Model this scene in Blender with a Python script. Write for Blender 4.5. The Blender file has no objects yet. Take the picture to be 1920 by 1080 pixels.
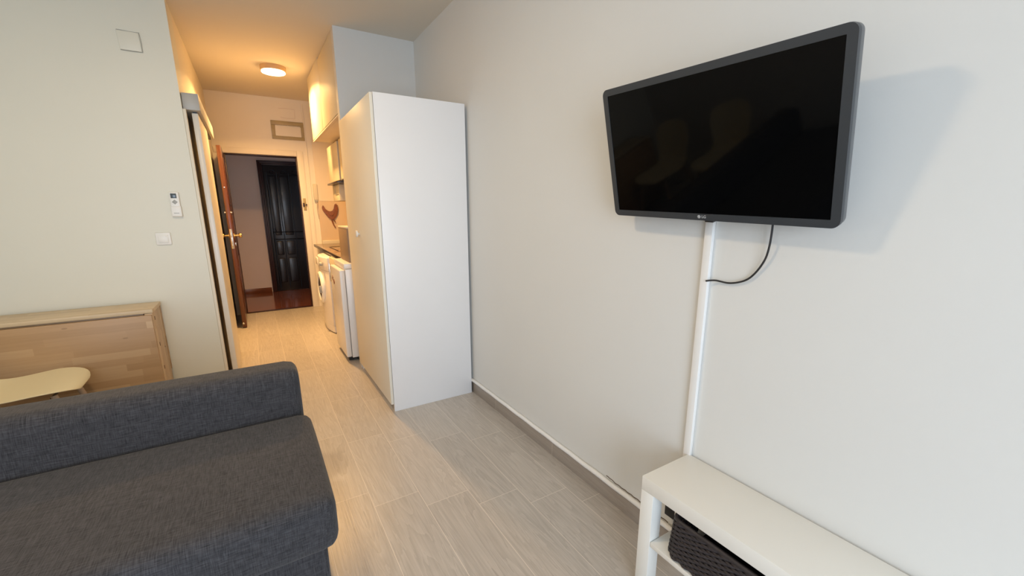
import bpy, bmesh, math, random
from mathutils import Vector, Matrix
random.seed(7)
SC = bpy.context.scene
COL = SC.collection

# ------------------------------------------------------------------ camera
CAM_H = 1.34
F_PX, CX, CY = 780.06, 950.2, 570.87
A_, B_, C_ = -0.54145, 0.223096, -0.005499

def cam_matrix():
    ca, sa, cb, sb, cc, sc = math.cos(A_), math.sin(A_), math.cos(B_), math.sin(B_), math.cos(C_), math.sin(C_)
    yaw = Matrix(((ca, 0, sa), (0, 1, 0), (-sa, 0, ca)))
    pit = Matrix(((1, 0, 0), (0, cb, -sb), (0, sb, cb)))
    rol = Matrix(((cc, -sc, 0), (sc, cc, 0), (0, 0, 1)))
    R = rol @ pit @ yaw                      # level frame (right, down, forward) -> lens frame
    rows = []
    for i, s in ((0, 1), (1, -1), (2, -1)):  # camera right, up, back
        r = R[i]
        rows.append(Vector((r[0] * s, r[2] * s, -r[1] * s)))
    return Matrix((rows[0], rows[1], rows[2])).transposed().to_4x4()

cam_d = bpy.data.cameras.new('camera')
cam = bpy.data.objects.new('camera', cam_d)
COL.objects.link(cam)
cam.matrix_world = Matrix.Translation((0, 0, CAM_H)) @ cam_matrix()
cam_d.sensor_width = 36.0
cam_d.lens = 36.0 * F_PX / 1920.0
cam_d.shift_x = (960 - CX) / 1920.0
cam_d.shift_y = (CY - 540) / 1920.0
cam_d.clip_start = 0.02
SC.camera = cam

# ------------------------------------------------------------------ light and exposure
SC.view_settings.view_transform = 'Standard'
SC.view_settings.look = 'None'
SC.view_settings.exposure = 0.0
SC.view_settings.gamma = 1.0
SC.view_settings.use_curve_mapping = False
SC.cycles.use_denoising = True
SC.cycles.max_bounces = 10
SC.cycles.diffuse_bounces = 6
SC.cycles.sample_clamp_indirect = 6.0

world = bpy.data.worlds.new('sky')
SC.world = world
world.use_nodes = True
wb = world.node_tree.nodes['Background']
wb.inputs['Color'].default_value = (0.62, 0.78, 1.0, 1)
wb.inputs['Strength'].default_value = 1.2

def area_light(name, loc, rot, sx, sy, power, color, shape='RECTANGLE', spread=math.pi):
    d = bpy.data.lights.new(name, 'AREA')
    d.shape = shape
    d.size = sx
    if shape in ('RECTANGLE', 'ELLIPSE'):
        d.size_y = sy
    d.energy = power
    d.color = color
    d.spread = spread
    o = bpy.data.objects.new(name, d)
    COL.objects.link(o)
    o.location = loc
    o.rotation_euler = rot
    return o

# daylight coming through the balcony opening behind the photographer
area_light('window_daylight', (-0.60, -2.32, 1.25), (math.radians(90), 0, 0), 1.90, 2.1, 92.0, (0.73, 0.85, 1.0))

# ------------------------------------------------------------------ materials
def new_mat(name):
    m = bpy.data.materials.new(name)
    m.use_nodes = True
    nt = m.node_tree
    return m, nt, nt.nodes['Principled BSDF']

def node(nt, t, **kw):
    n = nt.nodes.new(t)
    for k, v in kw.items():
        if k in ('operation', 'blend_type', 'data_type', 'noise_dimensions', 'wave_type', 'bands_direction', 'clamp', 'feature', 'distance'):
            setattr(n, k, v)
    return n

def setv(n, key, val):
    n.inputs[key].default_value = val

def plain(name, col, rough=0.5, metal=0.0, var=0.05, scale=6.0, bump=0.0, bscale=200.0, coat=0.0, spec=0.5, stretch=(1, 1, 1)):
    m, nt, b = new_mat(name)
    L = nt.links.new
    geo = node(nt, 'ShaderNodeNewGeometry')
    mp = node(nt, 'ShaderNodeMapping')
    mp.inputs['Scale'].default_value = stretch
    L(geo.outputs['Position'], mp.inputs['Vector'])
    no = node(nt, 'ShaderNodeTexNoise')
    setv(no, 'Scale', scale); setv(no, 'Detail', 3.0)
    L(mp.outputs['Vector'], no.inputs['Vector'])
    mx = node(nt, 'ShaderNodeMix', data_type='RGBA')
    c1 = [max(0, c * (1 - var)) for c in col] + [1]
    c2 = [min(1, c * (1 + var)) for c in col] + [1]
    mx.inputs[6].default_value = c1
    mx.inputs[7].default_value = c2
    L(no.outputs['Fac'], mx.inputs[0])
    L(mx.outputs[2], b.inputs['Base Color'])
    setv(b, 'Roughness', rough); setv(b, 'Metallic', metal)
    setv(b, 'Specular IOR Level', spec)
    if coat:
        setv(b, 'Coat Weight', coat); setv(b, 'Coat Roughness', 0.08)
    if bump:
        n2 = node(nt, 'ShaderNodeTexNoise')
        setv(n2, 'Scale', bscale); setv(n2, 'Detail', 4.0)
        L(mp.outputs['Vector'], n2.inputs['Vector'])
        bp = node(nt, 'ShaderNodeBump')
        setv(bp, 'Strength', bump); setv(bp, 'Distance', 0.002)
        L(n2.outputs['Fac'], bp.inputs['Height'])
        L(bp.outputs['Normal'], b.inputs['Normal'])
    return m

def math_n(nt, op, a, b=None, c=None):
    n = node(nt, 'ShaderNodeMath', operation=op)
    for i, v in enumerate((a, b, c)):
        if v is None:
            continue
        if isinstance(v, (int, float)):
            n.inputs[i].default_value = v
        else:
            nt.links.new(v, n.inputs[i])
    return n.outputs[0]

def tile_mat(name, c_dark, c_light, grout, W=0.2113, LEN=0.6365, X0=0.333, Y0=1.755, STEP=0.1185, rough=0.32, vertical=False):
    """Wood-look porcelain planks, laid lengthways along Y with a stepped joint."""
    m, nt, b = new_mat(name)
    L = nt.links.new
    geo = node(nt, 'ShaderNodeNewGeometry')
    sp = node(nt, 'ShaderNodeSeparateXYZ')
    L(geo.outputs['Position'], sp.inputs[0])
    x, y, z = sp.outputs
    if vertical:
        x = z
    u = math_n(nt, 'DIVIDE', math_n(nt, 'SUBTRACT', x, X0), W)
    row = math_n(nt, 'FLOOR', u)
    fu = math_n(nt, 'FRACT', u)
    v = math_n(nt, 'DIVIDE', math_n(nt, 'ADD', math_n(nt, 'SUBTRACT', y, Y0), math_n(nt, 'MULTIPLY', row, STEP)), LEN)
    col = math_n(nt, 'FLOOR', v)
    fv = math_n(nt, 'FRACT', v)
    gw = 0.0013
    du = math_n(nt, 'MULTIPLY', math_n(nt, 'MINIMUM', fu, math_n(nt, 'SUBTRACT', 1.0, fu)), W)
    dv = math_n(nt, 'MULTIPLY', math_n(nt, 'MINIMUM', fv, math_n(nt, 'SUBTRACT', 1.0, fv)), LEN)
    g = math_n(nt, 'LESS_THAN', math_n(nt, 'MINIMUM', du, dv), gw)
    cx = node(nt, 'ShaderNodeCombineXYZ')
    L(row, cx.inputs[0]); L(col, cx.inputs[1])
    wn = node(nt, 'ShaderNodeTexWhiteNoise')
    L(cx.outputs[0], wn.inputs['Vector'])
    rnd = wn.outputs['Value']
    # grain
    cg = node(nt, 'ShaderNodeCombineXYZ')
    L(math_n(nt, 'MULTIPLY', x, 9.0), cg.inputs[0])
    L(math_n(nt, 'MULTIPLY', y, 0.75), cg.inputs[1])
    L(math_n(nt, 'MULTIPLY', rnd, 37.0), cg.inputs[2])
    n1 = node(nt, 'ShaderNodeTexNoise')
    setv(n1, 'Scale', 1.3); setv(n1, 'Detail', 5.0); setv(n1, 'Distortion', 0.8)
    L(cg.outputs[0], n1.inputs['Vector'])
    rings = math_n(nt, 'FRACT', math_n(nt, 'MULTIPLY', n1.outputs['Fac'], 13.0))
    cf = node(nt, 'ShaderNodeCombineXYZ')
    L(math_n(nt, 'MULTIPLY', x, 130.0), cf.inputs[0])
    L(math_n(nt, 'MULTIPLY', y, 5.0), cf.inputs[1])
    L(rnd, cf.inputs[2])
    n2 = node(nt, 'ShaderNodeTexNoise')
    setv(n2, 'Scale', 1.0); setv(n2, 'Detail', 4.0)
    L(cf.outputs[0], n2.inputs['Vector'])
    fac = math_n(nt, 'ADD', math_n(nt, 'MULTIPLY', rings, 0.26), math_n(nt, 'MULTIPLY', n2.outputs['Fac'], 0.60))
    fac = math_n(nt, 'ADD', fac, math_n(nt, 'MULTIPLY', rnd, 0.20))
    fac = math_n(nt, 'SUBTRACT', fac, 0.05)
    mx = node(nt, 'ShaderNodeMix', data_type='RGBA')
    mx.inputs[6].default_value = (*c_dark, 1)
    mx.inputs[7].default_value = (*c_light, 1)
    L(fac, mx.inputs[0])
    mg = node(nt, 'ShaderNodeMix', data_type='RGBA')
    mg.inputs[7].default_value = (*grout, 1)
    L(mx.outputs[2], mg.inputs[6]); L(g, mg.inputs[0])
    L(mg.outputs[2], b.inputs['Base Color'])
    setv(b, 'Roughness', rough)
    bp = node(nt, 'ShaderNodeBump')
    setv(bp, 'Strength', 0.25); setv(bp, 'Distance', 0.0015)
    L(math_n(nt, 'SUBTRACT', n2.outputs['Fac'], g), bp.inputs['Height'])
    L(bp.outputs['Normal'], b.inputs['Normal'])
    return m

def stave_wood(name, c1, c2, c3, sw=0.043, sl=0.36, axis='x', rough=0.45, grain=90.0):
    """Glued-stave birch: strips of random tone along one axis, fine grain and a few knots."""
    m, nt, b = new_mat(name)
    L = nt.links.new
    geo = node(nt, 'ShaderNodeNewGeometry')
    sp = node(nt, 'ShaderNodeSeparateXYZ')
    L(geo.outputs['Position'], sp.inputs[0])
    x, y, z = sp.outputs
    if axis == 'x':
        along, across = x, math_n(nt, 'ADD', z, math_n(nt, 'MULTIPLY', y, 1.0))
    elif axis == 'y':
        along, across = y, math_n(nt, 'ADD', x, z)
    else:
        along, across = z, math_n(nt, 'ADD', x, y)
    u = math_n(nt, 'DIVIDE', across, sw)
    row = math_n(nt, 'FLOOR', u)
    w1 = node(nt, 'ShaderNodeTexWhiteNoise')
    w1.noise_dimensions = '1D'
    L(row, w1.inputs['W'])
    v = math_n(nt, 'ADD', math_n(nt, 'DIVIDE', along, sl), math_n(nt, 'MULTIPLY', w1.outputs['Value'], 7.0))
    col = math_n(nt, 'FLOOR', v)
    cx = node(nt, 'ShaderNodeCombineXYZ')
    L(row, cx.inputs[0]); L(col, cx.inputs[1])
    wn = node(nt, 'ShaderNodeTexWhiteNoise')
    L(cx.outputs[0], wn.inputs['Vector'])
    rnd = wn.outputs['Value']
    cg = node(nt, 'ShaderNodeCombineXYZ')
    L(math_n(nt, 'MULTIPLY', across, grain), cg.inputs[0])
    L(math_n(nt, 'MULTIPLY', along, 3.5), cg.inputs[1])
    L(math_n(nt, 'MULTIPLY', rnd, 23.0), cg.inputs[2])
    n1 = node(nt, 'ShaderNodeTexNoise')
    setv(n1, 'Scale', 1.0); setv(n1, 'Detail', 4.0); setv(n1, 'Distortion', 1.2)
    L(cg.outputs[0], n1.inputs['Vector'])
    fac = math_n(nt, 'ADD', math_n(nt, 'MULTIPLY', rnd, 0.62), math_n(nt, 'MULTIPLY', n1.outputs['Fac'], 0.4))
    rp = node(nt, 'ShaderNodeValToRGB')
    rp.color_ramp.elements[0].color = (*c1, 1)
    rp.color_ramp.elements[1].color = (*c3, 1)
    e = rp.color_ramp.elements.new(0.5)
    e.color = (*c2, 1)
    L(fac, rp.inputs[0])
    kc = node(nt, 'ShaderNodeCombineXYZ')
    L(math_n(nt, 'MULTIPLY', along, 4.0), kc.inputs[0])
    L(math_n(nt, 'MULTIPLY', across, 11.0), kc.inputs[1])
    vo = node(nt, 'ShaderNodeTexVoronoi')
    setv(vo, 'Scale', 1.0)
    L(kc.outputs[0], vo.inputs['Vector'])
    k = math_n(nt, 'MULTIPLY', math_n(nt, 'LESS_THAN', vo.outputs['Distance'], 0.06), 0.4)
    mk = node(nt, 'ShaderNodeMix', data_type='RGBA')
    mk.inputs[7].default_value = (c1[0] * 0.45, c1[1] * 0.38, c1[2] * 0.3, 1)
    L(rp.outputs[0], mk.inputs[6]); L(k, mk.inputs[0])
    L(mk.outputs[2], b.inputs['Base Color'])
    setv(b, 'Roughness', rough)
    return m

def weave_mat(name, dark, light):
    """Melange upholstery: crossed slubby threads with a fine bump."""
    m, nt, b = new_mat(name)
    L = nt.links.new
    geo = node(nt, 'ShaderNodeNewGeometry')
    def thread(scale):
        mp = node(nt, 'ShaderNodeMapping')
        mp.inputs['Scale'].default_value = scale
        L(geo.outputs['Position'], mp.inputs['Vector'])
        n = node(nt, 'ShaderNodeTexNoise')
        setv(n, 'Scale', 1.0); setv(n, 'Detail', 3.0)
        L(mp.outputs['Vector'], n.inputs['Vector'])
        return n.outputs['Fac']
    a = thread((24, 420, 420))
    c = thread((420, 28, 28))
    d = thread((2.2, 2.2, 2.2))
    f = math_n(nt, 'MULTIPLY', math_n(nt, 'ADD', a, c), 0.5)
    f = math_n(nt, 'MULTIPLY_ADD', math_n(nt, 'SUBTRACT', f, 0.5), 3.4, 0.5)
    f = math_n(nt, 'ADD', f, math_n(nt, 'MULTIPLY', math_n(nt, 'SUBTRACT', d, 0.5), 0.25))
    mx = node(nt, 'ShaderNodeMix', data_type='RGBA')
    mx.inputs[6].default_value = (*dark, 1)
    mx.inputs[7].default_value = (*light, 1)
    L(f, mx.inputs[0])
    L(mx.outputs[2], b.inputs['Base Color'])
    setv(b, 'Roughness', 0.92)
    setv(b, 'Specular IOR Level', 0.2)
    setv(b, 'Sheen Weight', 0.12)
    bp = node(nt, 'ShaderNodeBump')
    setv(bp, 'Strength', 0.35); setv(bp, 'Distance', 0.0012)
    L(f, bp.inputs['Height'])
    L(bp.outputs['Normal'], b.inputs['Normal'])
    return m

def emit_mat(name, col, strength):
    m, nt, b = new_mat(name)
    setv(b, 'Base Color', (0.9, 0.9, 0.9, 1))
    setv(b, 'Emission Color', (*col, 1))
    setv(b, 'Emission Strength', strength)
    return m

M = {}
M['wall'] = plain('wall_paint', (0.69, 0.686, 0.66), 0.6, var=0.02, scale=2.5, bump=0.12, bscale=60)
M['wall_left'] = plain('wall_paint_glossier', (0.71, 0.69, 0.585), 0.42, var=0.02, scale=2.5, bump=0.15, bscale=35)
M['hall'] = plain('hall_wall_paint', (0.76, 0.70, 0.58), 0.55, var=0.03, scale=3, bump=0.15, bscale=40)
M['ceiling'] = plain('ceiling_paint', (0.67, 0.625, 0.545), 0.8, var=0.02, scale=2, bump=0.1, bscale=50)
M['partition'] = plain('partition_paint', (0.62, 0.61, 0.58), 0.6, var=0.02)
M['floor'] = tile_mat('wood_look_floor_tile', (0.33, 0.295, 0.26), (0.61, 0.565, 0.515), (0.66, 0.60, 0.53))
M['skirt'] = tile_mat('wood_look_skirting_tile', (0.28, 0.235, 0.20), (0.42, 0.37, 0.32), (0.60, 0.54, 0.46), W=0.3, X0=-0.1, Y0=1.66, LEN=0.636, STEP=0.0, vertical=True)
M['white_trim'] = plain('white_trim', (0.80, 0.79, 0.77), 0.4, var=0.02)
M['lacquer'] = plain('white_lacquer', (0.80, 0.79, 0.785), 0.35, var=0.01)
M['lacquer_warm_lit'] = plain('warm_lit_door_lacquer', (0.79, 0.74, 0.63), 0.42, var=0.015)  # white wardrobe door, the hall's warm lamplight tinted into its colour
M['bench'] = plain('white_foil', (0.80, 0.785, 0.735), 0.42, var=0.015)
M['slide'] = plain('sliding_panel_lacquer', (0.74, 0.70, 0.62), 0.30, var=0.02)
M['white_plastic'] = plain('white_plastic', (0.80, 0.79, 0.75), 0.35, var=0.02)
M['grey_plastic'] = plain('grey_plastic', (0.33, 0.33, 0.30), 0.4)
M['lcd'] = plain('grey_lcd', (0.06, 0.075, 0.085), 0.15, var=0.1, scale=60)
M['black_plastic'] = plain('black_plastic', (0.012, 0.012, 0.014), 0.4)
M['bezel'] = plain('charcoal_bezel', (0.035, 0.04, 0.046), 0.38, var=0.05)
M['bezel_side'] = plain('grey_metal_edge', (0.16, 0.165, 0.17), 0.35, metal=0.5, var=0.1)
M['screen'] = plain('switched_off_screen', (0.0015, 0.0016, 0.0018), 0.05, var=0.1, spec=0.14)
M['logo'] = plain('silver_print', (0.55, 0.55, 0.56), 0.4)
M['fabric'] = weave_mat('charcoal_melange_fabric', (0.021, 0.0205, 0.022), (0.076, 0.073, 0.079))
M['birch'] = stave_wood('birch_staves', (0.36, 0.215, 0.10), (0.46, 0.29, 0.15), (0.56, 0.38, 0.215))
M['birch_y'] = stave_wood('birch_end_frame', (0.46, 0.31, 0.18), (0.56, 0.40, 0.24), (0.64, 0.48, 0.30), axis='z')
M['birch_top'] = stave_wood('birch_top', (0.55, 0.42, 0.26), (0.64, 0.50, 0.32), (0.72, 0.585, 0.40))
M['slot'] = plain('dark_slot', (0.10, 0.055, 0.025), 0.7)
M['chair'] = plain('cream_shell_plastic', (0.84, 0.75, 0.50), 0.38, var=0.01)
M['beech'] = stave_wood('beech_leg', (0.48, 0.36, 0.26), (0.56, 0.43, 0.32), (0.62, 0.50, 0.38), axis='z', sw=0.2)
M['wicker'] = plain('black_woven_fibre', (0.028, 0.022, 0.024), 0.5, var=0.4, scale=90, bump=0.5, bscale=500)
M['entry_wood'] = plain('red_brown_varnished_wood', (0.105, 0.032, 0.013), 0.3, var=0.3, scale=5, stretch=(14, 14, 0.8), coat=0.3)
M['dark_wood'] = plain('dark_wood', (0.008, 0.006, 0.007), 0.34, var=0.4, scale=6, stretch=(12, 12, 1), coat=0.1)
M['dark_frame'] = plain('dark_red_brown_frame', (0.035, 0.010, 0.008), 0.35, var=0.3, scale=6, stretch=(10, 10, 1))
M['iron'] = plain('black_wrought_iron', (0.010, 0.010, 0.012), 0.3, metal=0.6)
M['corridor'] = plain('corridor_paint', (0.64, 0.49, 0.40), 0.7, var=0.03)
M['marble'] = plain('polished_red_brown_stone', (0.16, 0.050, 0.022), 0.10, var=0.45, scale=9, spec=0.7)
M['brass'] = plain('worn_brass', (0.72, 0.52, 0.20), 0.25, metal=1.0)
M['chrome'] = plain('steel', (0.62, 0.60, 0.56), 0.25, metal=1.0)
M['cabinet'] = plain('cream_cabinet_front', (0.60, 0.54, 0.41), 0.5, var=0.04, scale=3)
M['cabinet_under'] = plain('cabinet_carcass', (0.68, 0.58, 0.46), 0.5, var=0.05)
M['worktop'] = plain('brown_granite_worktop', (0.20, 0.135, 0.085), 0.16, var=0.35, scale=60)
M['worktop_edge'] = plain('dark_worktop_edge', (0.03, 0.02, 0.016), 0.25)
M['backsplash'] = plain('beige_wood_look_tile', (0.62, 0.48, 0.32), 0.3, var=0.14, scale=5, stretch=(1, 1, 0.25))
M['tile_light'] = plain('pale_wood_look_tile', (0.74, 0.63, 0.47), 0.35, var=0.10, scale=5, stretch=(1, 1, 0.25))
M['appliance'] = plain('white_appliance_enamel', (0.80, 0.78, 0.76), 0.25, var=0.01)
M['glass_dark'] = plain('dark_porthole_glass', (0.03, 0.035, 0.04), 0.05, var=0.1)
M['steel'] = plain('brushed_steel', (0.42, 0.41, 0.39), 0.3, metal=1.0, stretch=(1, 1, 20))
M['cardboard'] = plain('brown_board', (0.26, 0.18, 0.12), 0.6, var=0.06)
M['rooster'] = plain('brown_painted_wood', (0.20, 0.07, 0.03), 0.5, var=0.5, scale=35)
M['vent_frame'] = plain('old_olive_paint', (0.36, 0.29, 0.15), 0.5, var=0.15, scale=20)
M['rail_grey'] = plain('grey_aluminium_cover', (0.42, 0.41, 0.38), 0.4, var=0.05)
M['diffuser'] = emit_mat('lit_diffuser', (1.0, 0.80, 0.52), 9.0)
M['lamp_rim'] = plain('amber_lamp_body', (0.50, 0.34, 0.18), 0.4)

# ------------------------------------------------------------------ mesh building
class MB:
    def __init__(self):
        self.bm = bmesh.new()
    def _merge(self, b2, mat=None):
        if mat is not None:
            bmesh.ops.transform(b2, matrix=mat, verts=b2.verts)
        me = bpy.data.meshes.new('tmp')
        b2.to_mesh(me); b2.free()
        self.bm.from_mesh(me)
        bpy.data.meshes.remove(me)
        return self
    def box(self, x0, x1, y0, y1, z0, z1, bev=0.0, seg=2, mat=None):
        b = bmesh.new()
        bmesh.ops.create_cube(b, size=1.0)
        for v in b.verts:
            v.co = Vector((x0 + (v.co.x + .5) * (x1 - x0), y0 + (v.co.y + .5) * (y1 - y0), z0 + (v.co.z + .5) * (z1 - z0)))
        if bev:
            bmesh.ops.bevel(b, geom=b.edges[:], offset=bev, segments=seg, profile=0.5, affect='EDGES')
        return self._merge(b, mat)
    def cyl(self, c, r, h, axis='z', r2=None, seg=32, bev=0.0, mat=None):
        b = bmesh.new()
        bmesh.ops.create_cone(b, cap_ends=True, segments=seg, radius1=r, radius2=r if r2 is None else r2, depth=h)
        if bev:
            es = [e for e in b.edges if len(e.link_faces) == 2 and any(len(f.verts) > 4 for f in e.link_faces)]
            bmesh.ops.bevel(b, geom=es, offset=bev, segments=3, profile=0.5, affect='EDGES')
        rot = {'z': Matrix.Identity(4), 'x': Matrix.Rotation(math.pi / 2, 4, 'Y'), 'y': Matrix.Rotation(-math.pi / 2, 4, 'X')}[axis]
        T = Matrix.Translation(c) @ rot
        if mat is not None:
            T = mat @ T
        return self._merge(b, T)
    def sphere(self, c, r, scale=(1, 1, 1), seg=24):
        b = bmesh.new()
        bmesh.ops.create_uvsphere(b, u_segments=seg, v_segments=seg // 2, radius=r)
        return self._merge(b, Matrix.Translation(c) @ Matrix.Diagonal((*scale, 1)))
    def prism(self, pts, d0, d1, axis='y', bev=0.0):
        """Outline pts in the plane across axis, extruded from d0 to d1."""
        b = bmesh.new()
        def P(p, d):
            return {'y': (p[0], d, p[1]), 'x': (d, p[0], p[1]), 'z': (p[0], p[1], d)}[axis]
        v0 = [b.verts.new(P(p, d0)) for p in pts]
        v1 = [b.verts.new(P(p, d1)) for p in pts]
        n = len(pts)
        b.faces.new(v0); b.faces.new(v1[::-1])
        for i in range(n):
            b.faces.new((v0[i], v1[i], v1[(i + 1) % n], v0[(i + 1) % n]))
        bmesh.ops.recalc_face_normals(b, faces=b.faces)
        if bev:
            es = [e for e in b.edges if any(len(f.verts) == n for f in e.link_faces)]
            bmesh.ops.bevel(b, geom=es, offset=bev, segments=3, profile=0.5, affect='EDGES')
        return self._merge(b)
    def tube(self, pts, r, seg=10, closed=False, radii=None):
        b = bmesh.new()
        pts = [Vector(p) for p in pts]
        n = len(pts)
        rings = []
        up = Vector((0.13, 0.21, 0.97)).normalized()
        prev = None
        for i, p in enumerate(pts):
            if closed:
                t = (pts[(i + 1) % n] - pts[i - 1]).normalized()
            else:
                t = (pts[min(i + 1, n - 1)] - pts[max(i - 1, 0)]).normalized()
            if prev is None:
                a = t.cross(up)
                if a.length < 1e-3:
                    a = t.cross(Vector((1, 0, 0)))
                a.normalize()
            else:
                a = (prev - t * prev.dot(t)).normalized()
            prev = a
            c = t.cross(a)
            rr = radii[i] if radii else r
            rings.append([b.verts.new(p + (a * math.cos(2 * math.pi * k / seg) + c * math.sin(2 * math.pi * k / seg)) * rr) for k in range(seg)])
        m = n if closed else n - 1
        for i in range(m):
            A, B = rings[i], rings[(i + 1) % n]
            for k in range(seg):
                b.faces.new((A[k], A[(k + 1) % seg], B[(k + 1) % seg], B[k]))
        if not closed:
            b.faces.new(rings[0][::-1]); b.faces.new(rings[-1])
        bmesh.ops.recalc_face_normals(b, faces=b.faces)
        return self._merge(b)
    def grid(self, fn, nu, nv, closed_u=False):
        b = bmesh.new()
        V = [[b.verts.new(fn(i / (nu if closed_u else nu - 1), j / (nv - 1))) for j in range(nv)] for i in range(nu)]
        for i in range(nu if closed_u else nu - 1):
            for j in range(nv - 1):
                A, B = V[i], V[(i + 1) % nu]
                b.faces.new((A[j], B[j], B[j + 1], A[j + 1]))
        bmesh.ops.recalc_face_normals(b, faces=b.faces)
        return self._merge(b)
    def build(self, name, mat, parent=None, local=False, angle=35, origin=None):
        me = bpy.data.meshes.new(name)
        bm = self.bm
        if origin is None:
            if parent is None:
                xs = [v.co for v in bm.verts]
                lo = Vector((min(v[i] for v in xs) for i in range(3)))
                hi = Vector((max(v[i] for v in xs) for i in range(3)))
                origin = Vector(((lo.x + hi.x) / 2, (lo.y + hi.y) / 2, lo.z))
            else:
                origin = ORG.get(parent.name, Vector((0, 0, 0)))
        origin = Vector(origin)
        if not local:
            bmesh.ops.translate(bm, vec=-origin, verts=bm.verts)
        bm.to_mesh(me); bm.free()
        me.materials.append(M[mat] if isinstance(mat, str) else mat)
        for p in me.polygons:
            p.use_smooth = True
        me.set_sharp_from_angle(angle=math.radians(angle))
        o = bpy.data.objects.new(name, me)
        COL.objects.link(o)
        if parent is not None:
            o.parent = parent
            ORG[o.name] = origin if not local else Vector((0, 0, 0))
        else:
            o.location = origin if not local else (0, 0, 0)
            ORG[o.name] = origin
        return o

ORG = {}
def tag(o, label, cat, group=None):
    o['label'] = label; o['category'] = cat
    if group:
        o['group'] = group
    return o
def thing(name, loc, label, cat, group=None, rot=None):
    o = bpy.data.objects.new(name, None)
    o.empty_display_size = 0.1
    COL.objects.link(o)
    o.location = loc
    if rot is not None:
        o.rotation_euler = rot
    ORG[o.name] = Vector(loc)
    return tag(o, label, cat, group)
def structure(o):
    o['kind'] = 'structure'
    return o
def struct_box(name, mat, x0, x1, y0, y1, z0, z1, bev=0.0):
    return structure(MB().box(x0, x1, y0, y1, z0, z1, bev).build(name, mat))

# ------------------------------------------------------------------ the room
XW = 1.296          # right wall
XL = -1.90          # room's left side
YB = -2.30          # balcony wall behind the photographer
YL = 3.66           # wall with the switch
XH = -0.303         # hall left wall
YP = 3.60           # partition face beside the kitchen
YE = 6.43           # entrance wall
YC = 8.08           # corridor far wall
ZC = 2.672

struct_box('floor', 'floor', XL - .1, XW + .1, YB - .1, YE + 0.02, -0.1, 0.0)
def ceiling_mesh():
    b = MB()
    pts = [(YB - .2, ZC), (YP + .1, ZC), (YE + .1, 2.752), (YE + .1, 2.95), (YB - .2, 2.95)]
    return b.prism(pts, XL - .1, XW + .1, axis='x')
structure(ceiling_mesh().build('ceiling', 'ceiling'))
struct_box('wall_right', 'wall', XW, XW + .12, YB - .1, YE + .12, 0, 2.9)
struct_box('wall_left', 'wall', XL - .12, XL, YB - .1, YL, 0, 2.9)
structure(MB().box(XL - .12, XH, YL, YL + .30, 0, 2.9).build('wall_front_left', 'wall_left'))
struct_box('wall_hall_left', 'hall', XH - .2, XH - .0005, YL + .02, YE, 0, 2.9)
structure(MB().box(0.680, XW, YP, YP + 0.075, 0, 2.9).build('wall_partition', 'partition'))
# balcony wall with its opening
wb_ = MB().box(XL, -1.60, YB - .1, YB, 0, 2.9).box(0.40, XW, YB - .1, YB, 0, 2.9).box(-1.60, .40, YB - .1, YB, 2.32, 2.9)
structure(wb_.build('wall_balcony', 'wall'))
wf = MB()
wf.box(-1.60, -1.55, YB - .08, YB - .03, 0, 2.32, .004).box(.35, .40, YB - .08, YB - .03, 0, 2.32, .004)
wf.box(-1.55, .35, YB - .08, YB - .03, 2.27, 2.32, .004)
structure(wf.build('window_1', 'white_trim'))
# entrance wall with its doorway
DX0, DX1, DZ = -0.192, 0.622, 2.048
we = MB().box(XH - .2, DX0, YE, YE + .12, 0, 2.9).box(DX1, XW, YE, YE + .12, 0, 2.9).box(DX0, DX1, YE, YE + .12, DZ, 2.9)
structure(we.build('wall_entrance', 'hall'))
cas = MB().box(DX1 + .002, DX1 + .075, YE - .014, YE, 0, DZ + .07, .004)
cas.box(DX0 - .10, DX1 + .001, YE - .014, YE, DZ + .002, DZ + .07, .004)
structure(cas.build('trim_1', 'hall'))
structure(MB().box(DX1 + .115, DX1 + .135, YE - .012, YE, 0, 2.7, .003).build('trim_2', 'hall'))
# dark jamb lining on the corridor side and the threshold
jb = MB().box(DX1 - .012, DX1 + .001, YE + .03, YE + .13, 0, DZ, .003).box(DX0 - .001, DX0 + .012, YE + .03, YE + .13, 0, DZ, .003)
jb.box(DX0, DX1, YE + .03, YE + .13, DZ - .012, DZ + .001, .003).box(DX0 + .012, DX1 - .012, YE + .02, YE + .06, 0.0005, .012, .003)
structure(jb.build('trim_3', 'dark_frame'))

# corridor beyond the door
struct_box('floor_corridor', 'marble', -1.2, 1.7, YE + .02, YC + .1, -0.1, 0.0)
struct_box('wall_corridor_far', 'corridor', -1.2, 1.7, YC, YC + .1, 0, 2.7)
struct_box('wall_corridor_left', 'corridor', -1.3, -1.2, YE + .12, YC, 0, 2.7)
struct_box('wall_corridor_right', 'corridor', 1.7, 1.8, YE + .12, YC, 0, 2.7)
struct_box('ceiling_corridor', 'corridor', -1.3, 1.8, YE + .12, YC + .1, 2.62, 2.7)
struct_box('baseboard_corridor', 'marble', -1.2, .17, YC - .012, YC, 0, .075, .002)

# skirting on the right wall and the white bead lying on it
struct_box('baseboard_right', 'skirt', XW - .008, XW, YB, YP, 0, .084, .001)
bead = MB()
pts = []
for i in range(60):
    y = 0.2 + i * (YP - .25) / 59
    pts.append((XW - .0115, y, .0965 + .0012 * math.sin(i * 1.7)))
bead.tube(pts, .0115, 12)
structure(bead.build('trim_4', 'white_trim'))
ck = MB().tube([(XW - .001, 1.25 - i * .012, .1095 + .0016 * math.sin(i * 2.1) + (.004 if i < 4 else 0)) for i in range(30)], .0016, 6)
structure(ck.build('trim_5', 'slot'))
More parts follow.
